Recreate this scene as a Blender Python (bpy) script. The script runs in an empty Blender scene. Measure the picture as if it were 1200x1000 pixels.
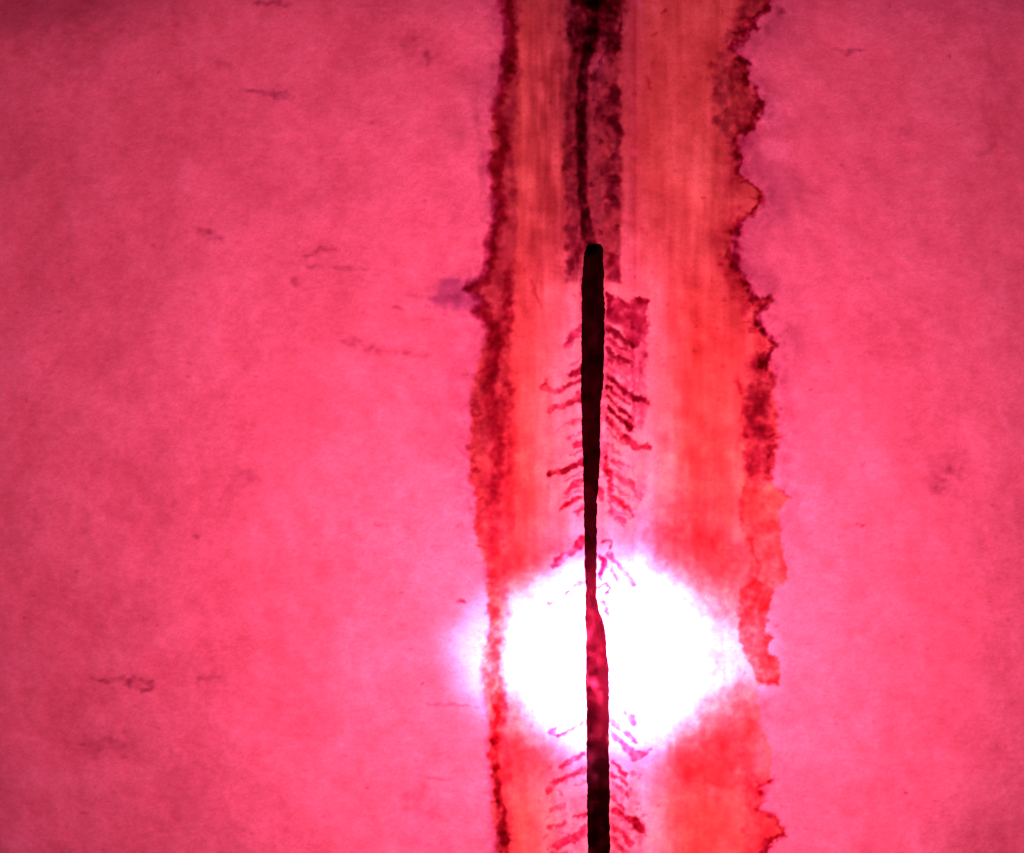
import bpy, math, random
import numpy as np

# ------------------------------------------------------------------ camera, world, lights, exposure
S = 0.00025                      # metres per reference unit on the sheet (1200 x 1000 units in view)
ZC = 0.30                        # height of the sheet's centre
def W(px, py, depth=0.0):        # sheet coordinates -> world (sheet stands upright in the XZ plane)
    return ((px - 600) * S, depth, ZC + (500 - py) * S)

sc = bpy.context.scene
C = sc.collection
cam_d = bpy.data.cameras.new('camera'); cam = bpy.data.objects.new('camera', cam_d); C.objects.link(cam)
cam_d.sensor_width = 36; cam_d.lens = 50; cam_d.clip_start = 0.01; cam_d.clip_end = 50
cam.location = (0, -0.3 * 50 / 36, ZC); cam.rotation_euler = (math.radians(90), 0, 0)
sc.camera = cam
wd = bpy.data.worlds.new('World'); sc.world = wd; wd.use_nodes = True
bg = wd.node_tree.nodes['Background']; bg.inputs[0].default_value = (0.9, 0.75, 0.85, 1); bg.inputs[1].default_value = 0.035
sc.view_settings.view_transform = 'Standard'; sc.view_settings.look = 'None'
sc.view_settings.exposure = 0; sc.view_settings.gamma = 1

def lamp(kind, name, loc, energy, color=(1, 1, 1), target=None, **kw):
    d = bpy.data.lights.new(name, kind); d.energy = energy; d.color = color
    for k, v in kw.items(): setattr(d, k, v)
    o = bpy.data.objects.new(name, d); C.objects.link(o); o.location = loc
    if target is not None:
        from mathutils import Vector
        o.rotation_euler = (Vector(target) - Vector(loc)).to_track_quat('-Z', 'Y').to_euler()
    return o
LC = (716, 768)                  # where the torch behind the sheet points
# broad soft backlight added to light the whole sheet, source unseen
a = lamp('AREA', 'broad_backlight', W(610, 410, 0.23), 0.54, (1, 0.97, 0.98), target=W(610, 410, 0), shape='RECTANGLE', size=0.24, size_y=0.16)
# torch beam, and a point light added to widen the glow around it
sp = lamp('SPOT', 'torch_beam', W(LC[0], LC[1], 0.150), 40.0, (1, 0.98, 0.99), target=W(LC[0], LC[1], 0), spot_size=math.radians(36), spot_blend=1.0, shadow_soft_size=0.004)
sp.scale = (1.06, 0.67, 1)
pt = lamp('POINT', 'halo_light', W(LC[0], LC[1], 0.074), 0.90, (1, 0.97, 0.99), shadow_soft_size=0.006)

# ------------------------------------------------------------------ dye map of the sheet (numpy)
M = 150
X0, Y0 = -M, -M
NW, NH = 1200 + 2 * M, 1000 + 2 * M
rng = np.random.default_rng(11)
def band_noise(lo, hi, ax=1.0, ay=1.0, rot=0.0, slope=1.0, seed=0):
    """zero mean unit variance noise with wavelengths between lo and hi units; ax, ay stretch it"""
    r = np.random.default_rng(seed)
    n = np.fft.rfft2(r.standard_normal((NH, NW)).astype(np.float32))
    fy = np.fft.fftfreq(NH)[:, None]; fx = np.fft.rfftfreq(NW)[None, :]
    c, s = math.cos(rot), math.sin(rot)
    f = np.sqrt(((fx * c + fy * s) * ax) ** 2 + ((-fx * s + fy * c) * ay) ** 2) + 1e-9
    g = np.exp(-(f * lo) ** 2) * (1 - np.exp(-(f * hi) ** 2)) / f ** slope
    o = np.fft.irfft2(n * g, s=(NH, NW)); o -= o.mean(); o /= o.std()
    return o.astype(np.float32)
YY, XX = np.mgrid[0:NH, 0:NW].astype(np.float32); YY += Y0; XX += X0
wx = band_noise(7, 40, seed=1); wy = band_noise(7, 40, seed=2)          # edge warp, broad
vx = band_noise(3.5, 12, slope=1, seed=3); vy = band_noise(3.5, 12, slope=1, seed=4)  # edge warp, fine
fib = band_noise(6, 40, 1, 1, seed=5)
mott = band_noise(6, 60, seed=6)
blot = band_noise(60, 400, seed=7)
cloud = band_noise(18, 160, 1, 1.4, rot=-0.35, seed=8)
vstr = band_noise(6, 50, 1, 9, seed=9)                                 # vertical streaks
vfine = band_noise(4, 16, 1, 7, rot=.012, seed=14) * np.clip(.6 + .5 * band_noise(30, 200, 2, 1, seed=15), 0, 1.6)
fibh = band_noise(2.5, 16, 3.2, 1, rot=.12, seed=16)
spk = band_noise(1.6, 5, slope=0, seed=10)
spk2 = band_noise(3, 10, slope=0, seed=12)

OD = np.zeros((NH, NW, 3), np.float32)
ident = np.zeros((NH, NW), np.int32)
H = np.zeros((NH, NW), np.float32)       # relief, in mm

def sstep(a, b, x):
    t = np.clip((x - a) / (b - a), 0, 1); return t * t * (3 - 2 * t)
def box(x0, y0, x1, y1):
    return slice(max(0, int(y0 - Y0)), min(NH, int(y1 - Y0) + 1)), slice(max(0, int(x0 - X0)), min(NW, int(x1 - X0) + 1))
def coords(sl, warp, fine):
    return (XX[sl] + wx[sl] * warp * .75 + vx[sl] * fine * .55, YY[sl] + wy[sl] * warp * .75 + vy[sl] * fine * .55)
def seg_dist(px, py, a, b):
    dx, dy = b[0] - a[0], b[1] - a[1]
    t = np.clip(((px - a[0]) * dx + (py - a[1]) * dy) / (dx * dx + dy * dy + 1e-9), 0, 1)
    return np.hypot(px - a[0] - t * dx, py - a[1] - t * dy), t
def add(sl, cov, od, relief=0.0, part=None, thr=0.5):
    for k in range(3): OD[sl][..., k] += cov * od[k]
    H[sl] += cov * relief
    if part is not None:
        sub = ident[sl]; sub[cov > thr] = part; ident[sl] = sub
def stroke(pts, w, od, soft=1.5, warp=.8, fine=.8, relief=.0, part=None, mod=0.3, thr=.5):
    """pts (x, y[, width factor[, strength]]): a deposit that follows the polyline"""
    P = [(p + (1.0,) * (4 - len(p))) for p in pts]
    xs = [p[0] for p in P]; ys = [p[1] for p in P]; m = w * 2 + soft * 2 + 8 + 3 * warp
    sl = box(min(xs) - m, min(ys) - m, max(xs) + m, max(ys) + m)
    px, py = coords(sl, warp, fine)
    cov = np.zeros_like(px)
    for a_, b_ in zip(P[:-1], P[1:]):
        d, t = seg_dist(px, py, a_, b_)
        ww = w * (a_[2] + (b_[2] - a_[2]) * t); st = a_[3] + (b_[3] - a_[3]) * t
        cov = np.maximum(cov, st * (1 - sstep(ww - soft, ww + soft, d)))
    raw = cov.copy()
    cov = cov * np.clip(1 + mod * fib[sl], .1, 2)
    for k in range(3): OD[sl][..., k] += cov * od[k]
    H[sl] += cov * relief
    if part is not None:
        sub = ident[sl]; sub[raw > thr] = part; ident[sl] = sub
def sdf(poly, sl, warp, fine):
    px, py = coords(sl, warp, fine)
    d = np.full_like(px, 1e9); ins = np.zeros(px.shape, bool)
    n = len(poly)
    for i in range(n):
        a_, b_ = poly[i], poly[(i + 1) % n]
        d = np.minimum(d, seg_dist(px, py, a_, b_)[0])
        if a_[1] != b_[1]:
            c = ((a_[1] > py) != (b_[1] > py)) & (px < (b_[0] - a_[0]) * (py - a_[1]) / (b_[1] - a_[1]) + a_[0])
            ins ^= c
    return np.where(ins, d, -d)
def fill(poly, od, soft=3, warp=1.5, fine=.8, relief=0., part=None, mod=.25, strength=1.0):
    xs = [p[0] for p in poly]; ys = [p[1] for p in poly]; m = 6 + soft + 3 * warp
    sl = box(min(xs) - m, min(ys) - m, max(xs) + m, max(ys) + m)
    s = sdf(poly, sl, warp, fine)
    cov = sstep(-soft, soft, s)
    add(sl, cov * strength * np.clip(1 + mod * mott[sl], .1, 2), od, relief)
    if part is not None:
        sub = ident[sl]; sub[cov > .5] = part; ident[sl] = sub
def blob(x, y, rx, ry, od, rot=0, soft=.5, warp=1.5, fine=.8, part=None):
    m = max(rx, ry) * (1.6 + soft) + 8
    sl = box(x - m, y - m, x + m, y + m)
    px, py = coords(sl, warp, fine); c, s = math.cos(rot), math.sin(rot)
    u = ((px - x) * c + (py - y) * s) / rx; v = (-(px - x) * s + (py - y) * c) / ry
    cov = 1 - sstep(1 - soft, 1 + soft, np.hypot(u, v))
    add(sl, cov, od, 0, part)

# --- base dye
base = np.array([0.13, 2.76, 1.93], np.float32)
OD += base
OD[..., 0] += .02 * cloud + .03 * blot + .025 * mott
OD[..., 1] += .055 * cloud + .05 * blot + .05 * mott
OD[..., 2] += .05 * cloud + .05 * blot + .05 * mott
g_ = spk * .045 + spk2 * .035 + fibh * .025
OD += g_[..., None] * np.array([.8, 1.3, 1.2], np.float32)

# --- the stained middle band
Ledge = [(591,-150),(589,-90),(594,-40),(591,4),(595,22),(599,40),(595,59),(593,79),(591,95),(586,114),(579,128),(576,143),(574,158),(577,180),(576,205),(578,224),(582,242),(581,258),(575,282),(574,296),(572,314),(567,328),(547,339),(560,349),(567,356),(555,366),(566,372),(572,384),(568,402),(560,425),(556,450),(552,474),(553,500),(551,525),(549,551),(553,568),(557,584),(556,610),(560,640),(568,661),(573,672),(568,684),(571,700),(572,722),(573,745),(565,754),(564,780),(566,805),(570,830),(573,858),(572,885),(576,912),(575,947),(581,982),(583,1010),(580,1060),(586,1150)]
Redge = [(896,-150),(905,-80),(888,-35),(902,2),(895,15),(877,24),(888,29),(869,37),(875,46),(856,55),(862,66),(875,73),(877,92),(888,114),(896,121),(890,139),(877,154),(863,165),(867,183),(862,202),(884,216),(893,226),(892,238),(883,253),(866,260),(858,279),(857,301),(866,319),(877,337),(888,352),(906,346),(902,358),(885,368),(891,386),(912,404),(900,416),(908,440),(907,463),(911,487),(913,515),(909,540),(904,560),(912,575),(925,581),(913,600),(914,629),(919,655),(924,680),(908,690),(900,716),(897,740),(904,747),(898,761),(912,776),(915,802),(893,803),(887,812),(892,850),(905,880),(903,916),(885,923),(896,938),(886,950),(907,956),(923,978),(898,987),(890,1000),(896,1060),(888,1150)]
bandpoly = Ledge + Redge[::-1]
sl = box(440, -150, 1020, 1150)
s_in = sdf(bandpoly, sl, 1.2, 1.1)
cov = sstep(-1.6, 2.2, s_in)
band_cov = np.zeros((NH, NW), np.float32); band_cov[sl] = cov
ident[band_cov > .5] = 3
x, y = XX, YY
def bump(c, w): return np.exp(-((x - c) / w) ** 2)
top = 1 - sstep(230, 480, y)                        # the stain is browner above
inner = np.exp(-(np.maximum(np.abs(x - 712) - 42, 0) / 34) ** 2) * sstep(200, 420, y)
v = .5 * vstr + .12 * vfine + .3 * cloud
bo_r = .02 + .13 * top + .34 * (1 - sstep(-20, 340, y)) * np.exp(-((x - 698) / 62) ** 2) + .05 * v - .13 * inner + .09 * bump(745, 9) * top
bo_g = .24 + .06 * top + .05 * mott * (y > 500) + .35 * (1 - sstep(-20, 340, y)) * np.exp(-((x - 698) / 55) ** 2) + .13 * v - .60 * inner + .12 * bump(820, 28) * sstep(250, 420, y) + .25 * bump(745, 9) * top
bo_b = .90 - .02 * top + .17 * v - 1.00 * inner + .15 * bump(820, 28) * sstep(250, 420, y) + .10 * bump(745, 9) * top
# orange runs right of centre and beside the left edge
for cx, wd_, y0, y1, k in ((818, 24, 330, 560, .28), (612, 18, 480, 700, .38), (850, 16, 560, 700, .2), (612, 18, 880, 1150, .3), (815, 34, 880, 1150, .35), (846, 12, 180, 600, .1)):
    g = bump(cx + 0, wd_) * sstep(y0 - 60, y0 + 60, y) * (1 - sstep(y1 - 60, y1 + 60, y))
    bo_g += k * g; bo_b += k * 1.2 * g; bo_r += .05 * g
for k, b_ in enumerate((bo_r, bo_g, bo_b)): OD[..., k] += band_cov * b_
# faint darker rim of the damp stain in the panels alongside the band
s_full = np.full((NH, NW), -200, np.float32); s_full[sl] = s_in
rim = np.exp(-((s_full + 8) / 12) ** 2) * (s_full < 0) * (1 - sstep(560, 700, y)) 
OD += (rim * np.clip(.7 + .5 * mott, 0, 2))[..., None] * np.array([.16, .22, .14], np.float32)
for pl, k in (([(585,640),(660,640),(640,664),(616,680),(596,700),(590,720),(585,715)], 1.0), ([(588,818),(604,822),(622,850),(648,872),(640,910),(588,910)], 1.1),
              ([(868,790),(846,812),(820,838),(796,866),(782,886),(790,920),(880,920),(890,830)], 1.15), ([(764,662),(796,680),(828,706),(852,742),(870,730),(868,650),(800,600),(765,610)], 1.0)):
    fill(pl, (.02, k * .9, k * .85), soft=20, warp=4, fine=.6, mod=.12)  # denser dye added to cut the glow into its angular outline
rim2 = np.exp(-((s_full + 22) / 30) ** 2) * (s_full < 0) * (1 - sstep(380, 620, y))
OD += (rim2 * np.clip(.8 + .4 * blot + .3 * cloud, 0, 2))[..., None] * np.array([.15, .17, .09], np.float32)
tone = band_cov * (1 - sstep(200, 460, y))
OD += (tone * (.05 + .22 * bump(642, 34) + .10 * bump(668, 14) + .10 * bump(850, 30)) * np.clip(1 + .45 * vstr + .12 * vfine + .35 * cloud, 0, 2.6))[..., None] * np.array([1.0, 1.6, 1.2], np.float32)
OD += (band_cov * bump(815, 26) * sstep(200, 320, y) * (1 - sstep(460, 640, y)) * np.clip(1 + .5 * cloud, 0, 2))[..., None] * np.array([.10, .14, .12], np.float32)
mid = band_cov * (1 - .85 * inner) * sstep(180, 330, y) * (1 - sstep(600, 700, y)) + band_cov * (1 - inner) * sstep(860, 930, y) * .5
OD += (mid * np.clip(1 + .35 * cloud + .25 * vstr, 0, 2))[..., None] * np.array([.07, .20, .10], np.float32)
OD[..., 2] -= band_cov * .34 * sstep(560, 680, y) * (1 - sstep(880, 960, y)) * (x > 590)
# thin straight lines that run the length of the band
for cx, k, y0, y1 in ((744.5, .18, -150, 360), (629, .08, -150, 240), (643, .10, 540, 760), (742, .14, 520, 700), (716.5, .25, 430, 620), (785, .05, 40, 420)):
    g = np.exp(-((x + wx * .5 - cx) / 1.6) ** 2) * sstep(y0, y0 + 40, y) * (1 - sstep(y1 - 40, y1, y))
    OD += g[..., None] * np.array([.5 * k, 1.4 * k, 1.2 * k], np.float32)
g = sstep(741, 746, 745 + 0 * x) * 0

DK = (.78, 2.4, 1.5)        # dark crimson deposit
BR = (.42, .35, .25)         # thin brown deposit
MD = (.55, 1.5, 1.0)
# --- left ragged edge (part 4)
fill([(587,-150),(607,-150),(609,0),(608,60),(607,110),(604,150),(603,210),(605,250),(602,300),(604,340),(600,380),(599,430),(604,470),(606,520),(603,570),(600,620),(598,660),(594,700),(592,760),(594,820),(598,880),(600,950),(604,1150),(574,1150),(578,985),(572,915),(570,870),(567,830),(562,790),(566,757),(573,745),(571,700),(566,684),(568,661),(556,610),(549,551),(552,474),(560,425),(572,384),(555,366),(560,349),(547,339),(572,314),(575,282),(577,224),(574,158),(586,114),(594,60),(590,4)], (.42,.80,.50), soft=5, warp=1.8, fine=1.0, part=4, mod=.2)
stroke([(596,-150),(598,60),(592,150),(590,250),(580,330),(580,420),(574,480),(574,560),(576,620)], 11, (.24,.45,.28), soft=10, warp=3, mod=.25)
stroke([(592,-150),(590,-60),(591,4,1.1),(595,22,.8),(599,40,1),(596,59,1.2),(595,79,1.1),(592,95,1),(586,114,.9),(579,128,.7),(585,143,.9),(590,158,1),(592,172,.8),(584,184,1.1),(581,205,1.2),(583,224,.9),(586,242,1.2),(583,258,1),(579,270,1),(576,284,1),(576,300,.9),(573,314,.7),(568,328,.7),(549,339,.6)], 6.5, DK, soft=5, warp=1.7, fine=1.0, relief=.1, mod=.15)
stroke([(549,339,.5),(562,349,.7),(569,357,.8),(558,366,.8),(568,373,1),(578,384,1.2),(581,402,1.2),(579,420,1.1),(575,442,1.2),(573,463,1,.8),(578,490,1,.7),(582,515,1.1,.6),(584,551,1,.6),(576,592,.9,.5),(579,617,1,.45),(577,650,1,.4)], 6.5, DK, soft=5, warp=1.7, fine=1.0, relief=.1, mod=.15)
stroke([(597,318,.7),(595,340,1),(593,358,1.3),(597,365,1.2),(594,385,.8),(590,405,.7)], 5, (.5,1.7,1.0), soft=5, warp=1.6, fine=1.2, mod=.5)
stroke([(594,440,.7,.4),(593,463,1.2),(590,500,1,.7),(594,540,1,.6),(588,580,1,.4)], 6, (.35,1.2,.7), soft=6, warp=1.8, fine=1.2, mod=.6)
fill([(551,440),(566,430),(572,500),(566,560),(572,610),(562,630),(553,600),(548,550),(551,500)], (.30,.5,.4), soft=4, warp=2.5)
stroke([(580,655,1,.35),(578,700,.8,.7),(577,742,.8,.9),(579,790,.9,1),(584,820,.8,1.1),(586,840,.8,1.3)], 8, (.15,1.3,1.15), soft=5, warp=2, fine=1, mod=.4)
stroke([(586,833,.7,.5),(582,860,.8,.8),(578,885,.9,1),(582,912,1),(586,947,1,1.1),(591,985,1.1,1.2),(590,1030,1,1.2),(594,1150,1,1.2)], 4.6, (.75,2.2,1.5), soft=3, warp=1.8, fine=1.2, relief=.1, mod=.4)
fill([(566,900),(584,905),(590,1000),(592,1150),(560,1150),(570,1000),(572,950)], (.18,.2,.1), soft=6, warp=3)
for i in range(60):                                   # little dark ticks on the outer rim
    yy = rng.uniform(-20, 690) if i < 46 else rng.uniform(840, 1010)
    xe = np.interp(yy, [p[1] for p in Ledge], [p[0] for p in Ledge])
    L = rng.uniform(3, 10)
    stroke([(xe + rng.uniform(-1, 6), yy, .6), (xe + L + 4, yy + rng.uniform(-3, 3), 1)], rng.uniform(1, 2.4), (.3, 1.0, .65), soft=1.8, warp=1)

# --- right ragged edge (part 5)
fill([(900,-20),(903,4),(895,16),(877,24),(887,30),(868,38),(874,47),(855,56),(862,66),(875,73),(877,92),(888,114),(896,121),(890,139),(877,154),(863,165),(867,183),(858,185),(846,160),(834,140),(826,122),(838,100),(836,80),(848,62),(846,40),(862,22),(868,0),(874,-20)], (.34,.55,.35), soft=5, warp=3.5, fine=1.4, part=5, mod=.6)
stroke([(898,-150),(905,-80),(888,-35),(902,0,.9),(896,14,.8),(877,23,1),(887,30,.9),(869,37,1.1),(874,46,1),(857,55,1.1),(863,67,1.2),(873,74,1),(874,92,1.0),(885,112,1),(893,122,1),(888,139,1.1),(875,154,1),(863,166,1.1),(866,183,1),(863,203,1),(882,216,.7),(890,226,.6),(890,238,.7),(881,252,1),(867,259,1),(860,279,1.5),(859,301,1.4),(866,318,1.1),(876,337,1)], 3.4, (.80,2.4,1.5), soft=2.6, warp=1.9, fine=1.4, relief=.1, mod=.5, part=5)
stroke([(862,270,1,.6),(860,290,1.2),(862,312,1)], 7, (.35,1.0,.6), soft=5, warp=1.6)
stroke([(876,337,1),(884,352,1.1),(893,355,1.2),(903,350,1.1),(900,357,.9),(886,368,.9),(890,384,.8),(902,396,.8),(911,404,.6),(899,414,1),(896,426,1.4)], 4.4, (1.0,2.7,1.7), soft=2.2, warp=1.6, fine=1.3, relief=.1, mod=.4, part=5)
fill([(888,415),(902,414),(907,440),(906,463),(911,487),(914,515),(908,540),(902,562),(890,573),(876,566),(872,545),(870,520),(873,495),(871,470),(876,445)], (.50,1.15,.72), soft=5, warp=3, fine=1.6, relief=.05, part=5, mod=.45)
stroke([(866,440,.8,.5),(865,447,1),(872,467,.9),(868,490,.8,.6),(874,510,1,.8)], 3.5, (.35,1.1,.7), soft=3, warp=1.8, mod=.5)
for bx, by, r in ((884,500,9),(900,508,8),(886,535,9),(896,470,8),(884,556,8),(878,480,6),(904,530,6)):
    blob(bx, by, r, r * 1.2, (.30,.9,.55), soft=.6, warp=3)
fill([(868,570),(912,572),(924,581),(914,600),(914,629),(919,655),(924,680),(908,690),(900,716),(897,740),(905,747),(898,761),(912,776),(915,802),(891,802),(879,779),(867,752),(865,716),(870,689),(880,660),(869,620)], (.0,.50,.55), soft=2.2, warp=1.6, fine=1, relief=.05, part=5, mod=.3)
fill([(882,676),(906,690),(900,716),(898,738),(905,747),(898,761),(912,776),(914,802),(891,802),(879,779),(867,752),(865,716),(871,690)], (.03,1.05,.90), soft=2.5, warp=1.3, fine=1, mod=.18)
stroke([(874,568,1),(867,587,1),(870,614,1.1),(881,644,1),(890,662,.8),(884,684,.7)], 2.4, (.1,.7,.5), soft=2, warp=1.6, mod=.4)
stroke([(880,-150),(884,0),(866,30),(862,60),(866,90),(878,120),(872,150),(858,185),(862,215)], 13, (.28,.75,.42), soft=9, warp=2.6, mod=.3)
stroke([(862,255),(856,280),(854,305),(862,330),(878,352),(884,380),(896,405),(892,430)], 11, (.26,.85,.48), soft=9, warp=3, mod=.4)
stroke([(889,430),(891,470),(893,510),(890,550)], 15, (.22,.5,.25), soft=8, warp=3, mod=.3)
blob(900,617,14,10,(.12,.75,.6),soft=.5,warp=3)
stroke([(918,576,.6),(925,583,1)], 2, (.3,1,.6), warp=1)
stroke([(892,800,.8),(910,800,1)], 2.2, (.15,.9,.4), soft=1.5, warp=.8)
stroke([(893,745,.7),(905,748,.8)], 2, (.15,.7,.4), soft=1.5, warp=.8)
stroke([(905,914,.7),(888,920,1),(886,926,.8),(894,936,.9,.8),(888,950,1.2,.9),(900,954,.7,.8),(908,958,.7),(912,968,.6),(921,977,1),(908,982,.8),(896,988,1),(898,994,.8),(888,1003,1.2),(893,1040),(890,1150)], 3.0, (.7,2.1,1.5), soft=2.6, warp=1.8, fine=1.4, relief=.1, mod=.4, part=5)
fill([(880,905),(905,915),(894,938),(890,950),(907,957),(921,978),(890,1000),(872,1010),(868,980),(876,950),(872,925)], (.12,.7,.45), soft=8, warp=3, fine=1)
for i in range(46):
    yy = rng.uniform(0, 560)
    xe = np.interp(yy, [p[1] for p in Redge[3:44]], [p[0] for p in Redge[3:44]])
    L = rng.uniform(3, 14)
    stroke([(xe - rng.uniform(0, 5), yy, 1), (xe - L - 4, yy + rng.uniform(-3, 4), .5)], rng.uniform(.9, 2.2), (.35, 1.0, .7), soft=1.3, warp=1.2)
for i in range(26):
    stroke([(rng.uniform(832, 872), rng.uniform(70, 150)), (rng.uniform(832, 880), rng.uniform(70, 160))][:1] * 2, rng.uniform(1.5, 4), (.25, .7, .45), soft=2.2, warp=4)
# pale lobes just outside the right edge, purple bloom outside the left edge
blob(905,132,14,20,(-.10,-.25,-.22),soft=.5,warp=4); blob(908,178,18,17,(-.10,-.25,-.22),soft=.4,warp=4)
blob(538,347,32,20,(.38,.50,.20),soft=.35,warp=4); stroke([(476,344,.3),(505,350,.8),(540,352,1.6)], 5, (.22,.35,.2), soft=4, warp=2)

# --- dark seam strip at the top (part 6)
fill([(670,-150),(727,-150),(727,60),(724,95),(728,110),(727,330),(708,331),(700,300),(684,300),(682,331),(662,331),(664,260),(660,180),(664,100),(669,60)], (.62,1.15,.85), soft=3.5, warp=1.0, fine=.6, relief=.05, part=6, mod=.2)
fill([(668,-150),(727,-150),(727,45),(718,70),(704,50),(690,72),(676,60),(667,40)], (1.2,2.0,1.5), soft=12, warp=3.5, mod=.3)
fill([(688,75),(708,62),(708,290),(700,284),(692,240),(688,200)], (.05,-.10,-.20), soft=2.5, warp=1.5, fine=1.2, mod=.5)
fill([(686,70),(702,58),(704,76),(692,84)], (-.5,-.7,-.7), soft=2.5, warp=2)
fill([(708,95),(727,100),(727,250),(709,250)], (.35,.65,.30), soft=3, warp=2, fine=1, mod=.6)
fill([(664,130),(680,120),(680,270),(662,270)], (.22,.4,.2), soft=5, warp=2, fine=1, mod=.5)
stroke([(694,-150,1.4,.8),(694,30,1.3,.8),(687,66,1.1,.9),(683,90,1.1),(681,130,1.1),(682,165,1.1),(682,205,1.1),(683,235,1.0),(686,258,1.2),(689,274,1.3),(693,292,1.3)], 5.2, (1.7,2.8,2.0), soft=2.6, warp=.5, fine=.6, relief=.15, mod=.3)
for bx, by, rx, ry, r in ((702,8,16,8,.1),(694,2,20,6,0),(702,28,8,9,.3),(699,44,5,12,.2),(694,56,8,5,.2),(722,104,8,6,.8),(719,117,7,5,0),(718,138,6,6,.2),(723,150,5,8,-.4),(728,157,4,4,0),(702,128,4,9,.3),(706,140,4,5,0),(703,168,3,3,0),(719,184,4,4,0),(721,212,6,6,0),(705,202,3,4,0),(694,215,3,3,0),(668,34,4,9,.1),(676,60,4,6,0),(672,173,5,2,0),(704,70,2,6,0),(694,90,4,4,0),(716,232,7,3,0),(703,272,3,3,0),(722,58,3,8,0),(727,30,2,14,0),(696,118,2,2,0),(722,268,4,4,0),(668,312,4,11,.1),(664,290,4,5,0),(660,198,3,4,0),(678,300,3,14,0)):
    blob(bx, by, rx, ry, (.75,1.7,1.1), rot=r, soft=.5, warp=1.4, fine=1.2)
fill([(711,298),(727,300),(728,328),(712,328)], (.5,1.6,.9), soft=2.5, warp=2)
for i in range(70):
    blob(rng.uniform(688,727), rng.uniform(80,300), rng.uniform(1,3), rng.uniform(1,3.5), (rng.uniform(-.25,.6),)*3, soft=.5, warp=1)
stroke([(668,-150),(668,60),(668,140),(672,240,.7),(674,300,.5)], 8, (.30,.45,.25), soft=7, warp=2, mod=.3)
stroke([(679,228),(678,270),(679,330)], 1.5, (-.3,-.5,-.7), soft=1, warp=.8)
# vertical shade of old adhesive right of the strip
fill([(728,-150),(745,-150),(745,230),(744,330),(729,330)], (.10,.15,.0), soft=2, warp=.5, mod=.2, )

# --- herringbone deposits, every one a part of its own
streak_ids = []
def streak(pts, w, od=MD, soft=1.5, warp=1.3, fine=1.0, mod=.3, thr=.45):
    pid = 100 + len(streak_ids); streak_ids.append(pid)
    stroke(pts, w * (1.05 if max(od) < 2.3 else .9), [o_ * (2.0 if max(od) < 1.8 else 1.35 if max(od) < 2.2 and pts[0][1] < 640 else .85) for o_ in od], soft=soft, warp=warp, fine=fine, relief=.25, part=pid, mod=mod, thr=thr)
pid = 100; streak_ids.append(pid)
fill([(711,343),(722,347),(735,357),(745,349),(761,351),(759,360),(756,368),(761,378),(760,392),(752,402),(742,408),(728,384),(711,376)], (.72,2.3,1.4), soft=1.8, warp=1.2, fine=1.2, relief=.25, part=pid, mod=.3)
stroke([(713,346,1),(722,352,1.4),(736,360,1),(746,353,1.2),(760,352,.9)], 3.2, (.3,1.2,.7), soft=1.5, warp=1.2, fine=1.2)
stroke([(713,352),(714,372)], 3, (.3,.8,.5), soft=2, warp=1.2)
fill([(744,400),(757,392),(759,420),(754,450),(760,480),(752,500),(744,500)], (.42,1.0,.6), soft=4, warp=2.5, mod=.5)
fill([(742,545),(757,560),(756,590),(744,596)], (.04,.35,.22), soft=4, warp=2, mod=.5)
fill([(711,380),(742,400),(742,470),(711,450)], (.28,.8,.5), soft=3, warp=1.5, mod=.5)
streak([(741,380,.8),(742,420,.8),(743,470,1),(741,505,1)], 1.7, (.2,.7,.45))
streak([(713,385,1.3),(722,393,1.3),(740,404,.9)], 3.2)
streak([(713,398,1),(724,407,.7),(738,412,.7)], 2.2, (.3,.9,.6))
streak([(712,409,1.1),(722,418,1),(737,424,.9),(741,430,.6)], 2.8)
streak([(714,420,1),(720,425,.6)], 2, (.3,.9,.6))
streak([(712,440,1.1),(724,451,1),(738,463,1.5),(748,468,1.4),(760,472,.8)], 2.8)
streak([(712,453,1.2),(724,464,1),(738,473,1)], 2.1)
streak([(712,465,1),(724,476,1),(739,487,1.2)], 2.2)
streak([(712,477,1.2),(724,487,1.1),(740,500,1.5)], 2.0, MD)
streak([(738,488,1.4),(738,502,1.2)], 2.6)
streak([(713,492,1.1),(724,504,1.1),(737,519,1.5),(747,525,1.5),(760,523,1)], 2.8, (.65,1.9,1.2))
streak([(713,505,1),(722,513,.6)], 1.6, (.25,.8,.5))
streak([(718,539,1),(728,542,.7),(737,547,.8)], 1.8, (.12,.6,.35))
streak([(711,536,.6),(710,548,1.3),(715,556,1.1),(714,575,.7)], 3, (.4,1.4,.9))
streak([(716,553,1),(730,560,.9),(742,570,1.3),(750,582,1)], 3.0, (.12,.65,.4))
streak([(715,566,1),(716,588,1.2),(727,589,.8)], 2.2, (.2,.8,.5))
streak([(716,582,1),(729,592,.9),(742,604,1)], 2.6, (.35,1.2,.8))
streak([(716,598,1),(726,606,.9),(734,612,.6)], 2.2, (.15,.7,.4))
streak([(705,637,.8),(710,633,1.1),(716,635,1),(715,643,.7)], 1.8, (1.6,3.3,2.2), soft=1, warp=.6)
streak([(704,652,1),(709,656,1.3),(706,668,1),(703,680,.8)], 2.6, (1.5,3.4,2.0), soft=1.2)
streak([(714,650,1),(722,661,1),(733,672,1),(742,684,1.4)], 2.6, (2.2,2.1,1.4), soft=1.6)
streak([(716,668,.8),(724,680,1)], 2.2, (2.2,2.2,1.5), soft=1.6)
streak([(702,688,.7),(710,685,1.2),(716,692,.8),(706,700,.8)], 2.0, (2.4,3.2,2.4), soft=1.4)
streak([(704,706,1),(711,712,1.3),(713,722,1)], 3.0, (1.9,2.6,1.9), soft=1.8)
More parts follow.
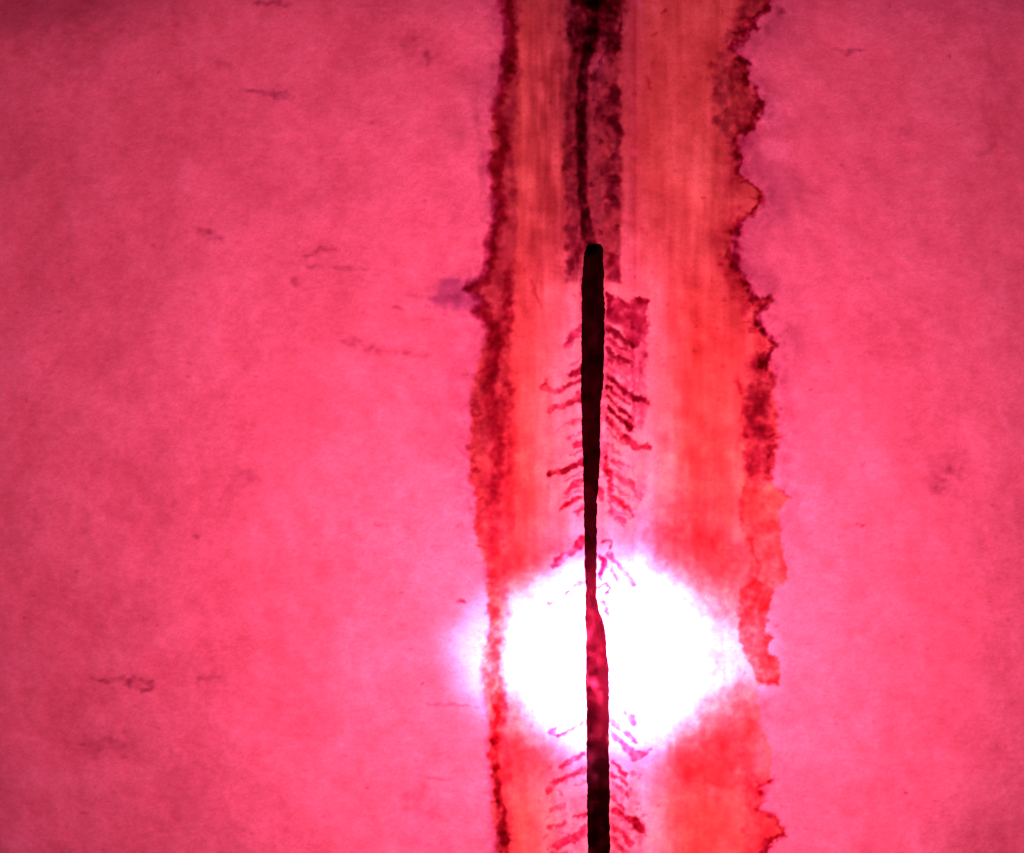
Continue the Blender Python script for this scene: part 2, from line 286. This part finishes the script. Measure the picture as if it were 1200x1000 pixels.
for i in range(17):                                   # finer rows between the heavy ones
    yy = 386 + i * 13.5 + rng.uniform(-3, 3); L = rng.uniform(14, 28)
    streak([(712, yy, 1), (712 + L * .5, yy + L * .42, .9), (712 + L, yy + L * rng.uniform(.7, .95), .7)], rng.uniform(1.0, 1.6), (.16, .62, .40))
for i in range(9):
    yy = 425 + i * 21 + rng.uniform(-5, 5); L = rng.uniform(10, 26)
    streak([(681, yy, 1), (681 - L * .5, yy + L * .3, .9), (681 - L, yy + L * rng.uniform(.4, .6), .7)], rng.uniform(1.0, 1.7), (.12, .5, .32))
# left side
streak([(680,384,1.2),(672,393,1.3),(663,406,.9)], 3.6, (.3,.9,.5))
streak([(681,432,1.5),(675,436,1.4),(668,440,.8)], 3.2, (.5,1.6,.9))
streak([(681,446,1.1),(670,451,1),(655,457,1),(648,458,1.4),(636,454,1.6)], 2.5, (.35,1.0,.65))
streak([(640,438,.7),(639,450,1)], 1.8, (.12,.5,.3))
streak([(681,464,1.9),(670,470,1.2),(656,477,1),(643,481,.8)], 3.0, (.4,1.1,.7))
streak([(681,492,1.2),(668,498,.7),(655,504,.5)], 2.2, (.10,.4,.25))
streak([(682,519,1.4),(673,523,1)], 2.8, (.5,1.5,.9))
streak([(682,542,1.5),(672,546,1.2),(660,551,1.1),(646,555,1.1)], 3.0, (.55,1.5,1.0))
streak([(682,564,1.4),(675,569,1.1),(665,576,.9)], 2.5, (.6,1.9,1.2))
streak([(681,582,1),(671,587,1),(656,597,.8)], 2.2, (.4,1.4,.9))
streak([(682,592,1.1),(677,601,1)], 2.6, (.12,.6,.4))
streak([(684,634,1.6),(676,643,1.3),(665,649,1),(655,655,.9),(649,663,1.3)], 3.2, (.5,1.8,1.1), soft=2)
streak([(684,682,1.3),(678,685,1.5),(672,688,.8)], 3.2, (2.4,1.6,1.1), soft=2)
streak([(668,692,1),(663,695,.7)], 1.6, (3.4,2.0,2.0))
streak([(646,706,1),(644,709,1)], 1.8, (3.4,2.0,2.0))
# below the glow
streak([(686,845,1.1),(676,851,1),(664,858,1),(654,864,1.1)], 1.7, (1.1,2.0,1.2))
streak([(650,852,1),(646,858,1.4),(652,862,.8)], 2.2, (.5,1.0,.5))
streak([(716,819,1),(724,828,.8)], 1.6, (2.4,2.4,2.0))
streak([(731,834,.9),(741,842,2),(744,848,1.2)], 2.6, (2.4,1.6,1.1), soft=2)
streak([(716,846,1.3),(726,853,1.1),(738,862,1.2),(744,870,.8)], 2.6, (1.2,2.1,1.3))
streak([(716,858,1),(728,871,1.2),(742,886,2),(752,884,1.6),(762,881,.7)], 2.6, (.35,1.9,1.3))
streak([(685,884,1),(672,890,1),(656,899,.9)], 2.6, (.2,1.0,.6))
streak([(685,903,1.2),(672,908,1),(655,915,1),(642,927,1)], 3.0, (.22,1.1,.7))
streak([(685,917,.9),(674,922,.7)], 2.0, (.12,.6,.4))
streak([(662,944,1),(646,947,1)], 2.4, (.15,.7,.45))
streak([(685,956,1),(674,958,.8)], 2.2, (.3,1.0,.6))
streak([(660,966,1),(645,969,1)], 2.2, (.15,.6,.4))
streak([(686,974,1.5),(672,983,1.3),(652,991,1)], 4.0, (.32,1.0,.6))
streak([(662,1000,1),(640,1006,1)], 3.0, (.25,.9,.6))
streak([(717,893,1.2),(724,898,1),(734,910,.9)], 2.0, (.3,1.2,.8))
streak([(717,905,1),(726,911,1),(735,920,.9)], 2.2, (.25,1.0,.7))
streak([(717,918,1),(727,925,1),(736,934,.9)], 2.0, (.25,1.0,.7))
streak([(717,934,1.2),(724,941,1),(730,948,.9)], 2.2, (.4,1.2,.8))
streak([(720,950,1),(732,958,1),(746,966,2.2),(752,974,1.2)], 3.0, (.5,1.5,1.0))
streak([(718,968,1.2),(730,978,1),(740,990,1.2)], 2.6, (.35,1.1,.7))
streak([(717,984,1.2),(726,992,1.2),(738,1004,1)], 2.6, (.7,1.9,1.2))
fill([(716,925),(742,925),(754,955),(756,1150),(716,1150)], (.20,.45,.30), soft=6, warp=2.5, mod=.5)
fill([(655,940),(688,930),(688,1150),(640,1150),(645,980)], (.08,.25,.15), soft=8, warp=2.5, mod=.5)
for i in range(30):                                   # broken flecks down the outer ends of the rows
    sx = rng.choice([rng.uniform(640, 660), rng.uniform(738, 756)]); yy = rng.uniform(890, 1010)
    stroke([(sx, yy), (sx + rng.uniform(-5, 5), yy + rng.uniform(1, 4))], rng.uniform(.9, 2), (.2, .7, .45), soft=1.2, warp=1)
# greyish glue beside the rod
for pts, w_ in (([(709,330),(710,352),(712,372)],2.0), ([(708,378),(709,400),(708,425)],2.6), ([(706,470),(705,500),(706,520)],3.0), ([(708,395),(711,440)],1.6)):
    stroke(pts, w_, (-.1,.0,-.1), soft=2, warp=1, mod=.5)
fill([(700,376),(713,370),(713,560),(701,560),(701,470)], (.40,.7,.45), soft=2, warp=1, mod=.5)
stroke([(703,575,1.6),(704,584,1.4)], 3.0, (.8,2.2,1.4), soft=1.5)
stroke([(681,330),(681,380)], 1.6, (.2,.5,.2), warp=.8)

# --- blemishes in the two side panels
for pts, w_, k in (
    ([(283,107,.4),(310,109,1),(332,112,1.4),(344,116,.8)], 3.6, .34), ([(232,270,.5),(243,275,1.2),(258,280,.9)], 4.5, .34),
    ([(275,259),(290,262,.7)], 2.5, .15), ([(360,300,.5),(375,293,.9),(390,290,1.3),(396,294,.5)], 2.6, .28), ([(362,312),(392,314),(430,315,.6)], 2.4, .16),
    ([(345,328),(347,332)], 4, .2), ([(255,75),(270,78)], 4, .12), ([(432,143),(444,143)], 1.6, .3), ([(300,4),(345,6)], 3, .3),
    ([(400,400,.4),(430,410,1.4),(470,412,1),(505,416,.4)], 4.0, .2), ([(410,397),(440,405)], 3, .15), ([(460,360),(475,362)], 2, .2),
    ([(108,795,.5),(120,797,1),(134,798,1),(148,795,.9),(164,796,.8),(178,800,.9),(179,806,.8),(170,812,.9)], 2.6, .30), ([(150,800),(162,806),(172,810)], 3.6, .28),
    ([(240,793),(260,791)], 6, .16), ([(100,875),(150,872)], 13, .14), ([(280,560),(300,562)], 9, .12), ([(492,915),(500,925)], 4, .1),
    ([(440,615),(455,617)], 1.6, .25), ([(228,629),(232,632)], 2, .3), ([(537,705),(541,706)], 1.5, 1.0), ([(493,802),(494,803)], 1.4, .3), ([(100,85),(112,88)], 20, .06),
    ([(990,64,.5),(1000,60,1),(1016,60,.8)], 1.9, .34), ([(975,56),(990,62)], 1.6, .12), ([(1005,616),(1011,618)], 2.0, .42), ([(1113,66),(1114,67)], 2.4, .35),
    ([(914,14),(916,15)], 2.4, .35), ([(1018,326),(1020,328)], 2, .25), ([(1040,5),(1042,7)], 2, .25), ([(988,193),(990,194)], 1.6, .25), ([(1117,249),(1119,250)], 1.4, .3),
    ([(1105,560,1.2),(1115,545,1)], 15, .16), ([(1095,570),(1110,560)], 7, .08), ([(1050,155),(1065,152)], 12, .08), ([(1165,60),(1170,150)], 18, .07), ([(1150,180),(1165,172)], 5, .12), ([(929,769),(932,770)], 1.5, .3), ([(978,848),(980,849)], 1.6, .3),
    ([(1009,546),(1010,546)], 1.8, .25), ([(1084,759),(1086,760)], 1.6, .25), ([(1063,929),(1064,930)], 2, .3), ([(483,50,1),(500,60,1)], 16, .10), ([(500,62),(502,74)], 5, .22), ([(455,50),(480,42)], 8, .1),
    ([(500,330),(545,345)], 8, .06), ([(1020,930),(1060,900)], 10, .04), ([(487,945,1.2),(505,952,1)], 14, .15), ([(470,980),(520,990)], 10, .10), ([(505,640),(520,642)], 2, .1), ([(535,520),(552,545)], 1.2, .25), ([(500,825),(560,828)], 1.6, .18), ([(480,908),(530,915)], 1.6, .14)):
    stroke(pts, w_, (k * 1.3, k * 2.2, k * 1.6), soft=max(1.5, w_ * .9), warp=1.5 if w_ < 6 else 4, mod=.4)
for i in range(420):                                   # dust specks
    px = rng.uniform(-100, 1300); py = rng.uniform(-100, 1100)
    k = rng.uniform(.1, .3); L = rng.uniform(0, 4)
    stroke([(px, py), (px + L, py + rng.uniform(-1, 1.5))], rng.uniform(.7, 1.5), (k, k * 1.8, k * 1.3), soft=1.1, warp=.5)
for i in range(90):                                    # rusty flecks on the band
    px = rng.uniform(604, 860); py = rng.uniform(-50, 470); k = rng.uniform(.12, .5)
    blob(px, py, rng.uniform(1, 3), rng.uniform(1, 3), (k * .5, k * 1.6, k), soft=.5, warp=1)
blob(745,179,5,5,(-.2,-.35,-.6),soft=.6,warp=1); blob(746,4,6,5,(-.1,-.25,-.5),soft=.6,warp=1); blob(765,10,5,4,(-.1,-.2,-.4),soft=.6,warp=1)
for pts in ([(763,75),(768,80)], [(758,92),(762,104)], [(764,42),(770,38)], [(780,12),(776,16)]): stroke(pts, 1.8, (.25,.9,.5), soft=1.2, warp=1)
stroke([(622,330,.8),(628,342,1),(634,360,.7)], 2.2, (.15,.6,.35), soft=1.8); fill([(605,310),(640,305),(640,318),(610,322)], (.05,.3,.2), soft=5, warp=3)
# crumpled fibres in the panels beside the band, fanning outward
for i in range(110):
    side = rng.random() < .6
    px = rng.uniform(430, 548) if side else rng.uniform(925, 1100); py = rng.uniform(300, 930)
    L = rng.uniform(8, 30); sgn = -1 if side else 1
    dy = (py - 760) / 300 * rng.uniform(.1, .5) * L
    k = rng.uniform(.03, .10)
    stroke([(px, py, .3), (px + sgn * L * .5, py + dy * .5, 1), (px + sgn * L, py + dy, .3)], rng.uniform(1, 2.2), (k, k * 1.6, k * 1.1), soft=1.5, warp=2)
blob(30, -20, 170, 60, (.42,.5,.42), soft=.55, warp=6)   # corner shade, put into the dye as a soft dark blob
blob(1150, -10, 160, 40, (.16,.2,.1), soft=.6, warp=6); blob(500, -20, 160, 40, (.12,.15,.1), soft=.6, warp=6)
OD = np.clip(OD, .01, 9)
lpan = (ident == 0) & (XX < 700); rpan = (ident == 0) & (XX >= 700)
ident[lpan] = 1; ident[rpan] = 2
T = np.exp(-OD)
H += .10 * cloud + .06 * mott + .02 * fib + .5 * blot + .008 * spk2

# ------------------------------------------------------------------ materials
def nn(nt, t, **kw):
    n = nt.nodes.new(t)
    for k, v in kw.items(): setattr(n, k, v)
    return n
def sheet_material():
    m = bpy.data.materials.new('dyed_paper'); m.use_nodes = True; nt = m.node_tree; nt.nodes.clear(); L = nt.links.new
    at = nn(nt, 'ShaderNodeAttribute', attribute_name='dye')
    tc = nn(nt, 'ShaderNodeTexCoord')
    n1 = nn(nt, 'ShaderNodeTexNoise'); n1.inputs['Scale'].default_value = 1500; n1.inputs['Detail'].default_value = 3; n1.inputs['Roughness'].default_value = .6
    mp = nn(nt, 'ShaderNodeMapping'); mp.inputs['Scale'].default_value = (1, 1, 1.5); mp.inputs['Rotation'].default_value = (0, .3, 0)
    L(tc.outputs['Object'], mp.inputs[0]); L(mp.outputs[0], n1.inputs['Vector'])
    mr = nn(nt, 'ShaderNodeMapRange'); mr.inputs[1].default_value = .25; mr.inputs[2].default_value = .75; mr.inputs[3].default_value = .90; mr.inputs[4].default_value = 1.10
    L(n1.outputs['Fac'], mr.inputs[0])
    vm = nn(nt, 'ShaderNodeVectorMath', operation='SCALE'); L(at.outputs['Color'], vm.inputs[0]); L(mr.outputs[0], vm.inputs['Scale'])
    tr = nn(nt, 'ShaderNodeBsdfTranslucent'); L(vm.outputs[0], tr.inputs['Color'])
    df = nn(nt, 'ShaderNodeBsdfDiffuse'); L(at.outputs['Color'], df.inputs['Color'])
    mx = nn(nt, 'ShaderNodeMixShader'); mx.inputs[0].default_value = .12; L(tr.outputs[0], mx.inputs[1]); L(df.outputs[0], mx.inputs[2])
    out = nn(nt, 'ShaderNodeOutputMaterial'); L(mx.outputs[0], out.inputs['Surface'])
    return m
paper = sheet_material()
def simple(name, col, rough=.4, metal=0):
    m = bpy.data.materials.new(name); m.use_nodes = True; nt = m.node_tree
    b = nt.nodes['Principled BSDF']; b.inputs['Roughness'].default_value = rough; b.inputs['Metallic'].default_value = metal
    n1 = nn(nt, 'ShaderNodeTexNoise'); n1.inputs['Scale'].default_value = 60
    cr = nn(nt, 'ShaderNodeMix', data_type='RGBA'); cr.inputs[6].default_value = (*[c * .8 for c in col], 1); cr.inputs[7].default_value = (*col, 1)
    nt.links.new(n1.outputs['Fac'], cr.inputs[0]); nt.links.new(cr.outputs[2], b.inputs['Base Color'])
    return m
def resin_material():
    m = bpy.data.materials.new('dark_resin'); m.use_nodes = True; nt = m.node_tree; nt.nodes.clear(); L = nt.links.new
    at = nn(nt, 'ShaderNodeAttribute', attribute_name='dye')
    tp = nn(nt, 'ShaderNodeBsdfTransparent'); L(at.outputs['Color'], tp.inputs['Color'])
    df = nn(nt, 'ShaderNodeBsdfDiffuse'); df.inputs['Color'].default_value = (.04, .004, .005, 1)
    mx = nn(nt, 'ShaderNodeMixShader'); mx.inputs[0].default_value = .15; L(tp.outputs[0], mx.inputs[1]); L(df.outputs[0], mx.inputs[2])
    out = nn(nt, 'ShaderNodeOutputMaterial'); L(mx.outputs[0], out.inputs['Surface'])
    return m
resin = resin_material()

# ------------------------------------------------------------------ helpers
def thing(name, label, cat, loc, group=None):
    o = bpy.data.objects.new(name, None); C.objects.link(o); o.location = loc
    o.empty_display_size = .02; o['label'] = label; o['category'] = cat
    if group: o['group'] = group
    return o
def mesh_obj(name, co, faces, mat, parent, dye=None, smooth=True):
    me = bpy.data.meshes.new(name)
    co = np.asarray(co, np.float32); fs = np.asarray(faces, np.int32)
    nv, nf, k = len(co), len(fs), fs.shape[1]
    me.vertices.add(nv); me.vertices.foreach_set('co', co.ravel())
    me.loops.add(nf * k); me.loops.foreach_set('vertex_index', fs.ravel())
    me.polygons.add(nf); me.polygons.foreach_set('loop_start', np.arange(nf, dtype=np.int32) * k)
    me.update(calc_edges=True)
    if dye is not None:
        a_ = me.attributes.new('dye', 'FLOAT_COLOR', 'POINT')
        a_.data.foreach_set('color', np.concatenate([dye, np.ones((nv, 1), np.float32)], 1).astype(np.float32).ravel())
    if smooth: me.polygons.foreach_set('use_smooth', np.ones(nf, bool))
    me.materials.append(mat)
    o = bpy.data.objects.new(name, me); C.objects.link(o); o.parent = parent
    return o

# ------------------------------------------------------------------ the sheet, cut into its parts
sheet = thing('paper_sheet', 'thin translucent crimson sheet glowing from behind, with a ragged orange stained band down its middle', 'paper', (0, 0, ZC))
gx = np.concatenate([np.arange(-149, 536, 2.5), np.arange(536, 936, 1.25), np.arange(936, 1349, 2.5)])
gy = np.arange(-149, 1148, 1.4)
ix = gx - X0; iy = gy - Y0
def sample(A):
    x0 = np.floor(ix).astype(int); fx = (ix - x0).astype(np.float32); y0 = np.floor(iy).astype(int); fy = (iy - y0).astype(np.float32)
    if A.ndim == 3: fx = fx[None, :, None]; fy = fy[:, None, None]
    else: fx = fx[None, :]; fy = fy[:, None]
    a_ = A[y0][:, x0]; b_ = A[y0][:, x0 + 1]; c_ = A[y0 + 1][:, x0]; d_ = A[y0 + 1][:, x0 + 1]
    return (a_ * (1 - fx) + b_ * fx) * (1 - fy) + (c_ * (1 - fx) + d_ * fx) * fy
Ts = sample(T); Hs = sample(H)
nx, ny = len(gx), len(gy)
P = np.zeros((ny, nx, 3), np.float32)
P[..., 0] = (gx[None, :] - 600) * S; P[..., 1] = -Hs * .0004; P[..., 2] = (500 - gy[:, None]) * S
P = P.reshape(-1, 3); D = Ts.reshape(-1, 3)
cx = ((gx[:-1] + gx[1:]) / 2 - X0).round().astype(int); cy = ((gy[:-1] + gy[1:]) / 2 - Y0).round().astype(int)
fid = ident[cy][:, cx]
I, J = np.mgrid[0:ny - 1, 0:nx - 1]
v00 = (I * nx + J); quads = np.stack([v00 + nx, v00 + nx + 1, v00 + 1, v00], -1)
names = {1: 'side_panel', 2: 'side_panel', 3: 'stained_band', 4: 'ragged_edge', 5: 'ragged_edge', 6: 'seam_strip'}
plabel = {1: 'plain crimson left panel', 2: 'plain crimson right panel', 3: 'orange red stained middle band', 4: 'brown ragged left border of the band',
          5: 'dark red zigzag right border of the band', 6: 'dark mottled strip above the rod'}
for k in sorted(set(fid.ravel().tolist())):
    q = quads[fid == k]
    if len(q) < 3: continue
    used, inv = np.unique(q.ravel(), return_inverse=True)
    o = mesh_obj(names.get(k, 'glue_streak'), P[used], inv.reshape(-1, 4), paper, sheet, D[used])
    if k in plabel: o['label'] = plabel[k]

# ------------------------------------------------------------------ the dark rod on the front of the sheet
rod = thing('rod', 'thin dark crimson rod running down the middle of the glowing sheet to its bottom edge', 'rod', W(699, 1140, -.0005))
ky = [287, 289, 292, 297, 310, 332, 361, 385, 420, 452, 474, 505, 528, 560, 572, 583, 624, 672, 700, 712, 724, 739, 800, 860, 955, 1000, 1150]
kl = [688.5, 687, 686, 684.5, 683, 682, 680.5, 681, 681.5, 680.5, 681, 681.5, 682, 683, 683, 684, 684, 685, 686, 686, 686, 686, 686, 687, 688, 688, 688]
kr = [703, 704.5, 705.5, 706.5, 707, 707.5, 708.5, 708.3, 707.5, 706.5, 704.5, 703, 702.5, 701, 701, 699.5, 699.5, 698.5, 699.5, 702, 705, 709.5, 713.5, 713.5, 714, 715, 716]
# below the nub the rod shows its whole width
ry = np.arange(287, 1148, 1.2)
r2 = np.random.default_rng(5)
def rough(n, k):
    z = r2.standard_normal(n + 2 * k); ker = np.ones(k) / k
    z = np.convolve(z, ker, 'same')[k:-k]; return z / z.std()
nr = len(ry)
xl = np.interp(ry, ky, kl) +   .22 * rough(nr, 4) + .35 * rough(nr, 12)
xr = np.interp(ry, ky, kr) + .22 * rough(nr, 4) + .4 * rough(nr, 12)
K = 14
ring = np.linspace(0, 2 * math.pi, K, endpoint=False)
co = []; dy = []
streaky = rough(nr, 30); 
mot = band_noise(7, 50, 1, 1.7, seed=21)
for i in range(nr):
    c, hw = (xl[i] + xr[i]) / 2, (xr[i] - xl[i]) / 2
    for t in ring:
        u = math.cos(t)
        dep = -.0012 + .0010 * math.sin(t)                 # flattened round section
        X = c + hw * u
        wv = W(X, ry[i], dep)
        co.append((wv[0] - W(699, 0)[0], wv[1] + .0005, wv[2] - W(0, 1140)[2]))
        n = mot[int(ry[i] - Y0), int(X - X0)]
        low = sstep(700, 820, ry[i])
        k = 1.0 + .16 * n * (.5 + low) - .25 * low * (u > 0.0) * max(0, n) + .30 * sstep(880, 960, ry[i])
        odr = np.array([4.1, 6.2, 5.3]) * k / 2
        dy.append(np.exp(-odr))
fc = []
for i in range(nr - 1):
    for j in range(K):
        a_, b_ = i * K + j, i * K + (j + 1) % K
        fc.append((a_, b_, b_ + K, a_ + K))
top_c = len(co); 
for idx, i in ((0, 0), (1, nr - 1)):
    ctr = np.mean(np.array(co[i * K:(i + 1) * K]), 0); co.append(tuple(ctr)); dy.append(dy[i * K])
for j in range(K):
    fc.append((top_c, (j + 1) % K, j, j))
    b0 = (nr - 1) * K; fc.append((top_c + 1, b0 + j, b0 + (j + 1) % K, b0 + (j + 1) % K))
quadf = [f for f in fc if len(set(f)) == 4]
me = bpy.data.meshes.new('shaft'); me.from_pydata(co, [], [tuple(dict.fromkeys(f)) for f in fc]); me.update()
a_ = me.attributes.new('dye', 'FLOAT_COLOR', 'POINT')
a_.data.foreach_set('color', np.concatenate([np.array(dy), np.ones((len(co), 1))], 1).astype(np.float32).ravel())
me.polygons.foreach_set('use_smooth', np.ones(len(me.polygons), bool)); me.materials.append(resin)
so = bpy.data.objects.new('shaft', me); C.objects.link(so); so.parent = rod

print('parts', len(C.objects))
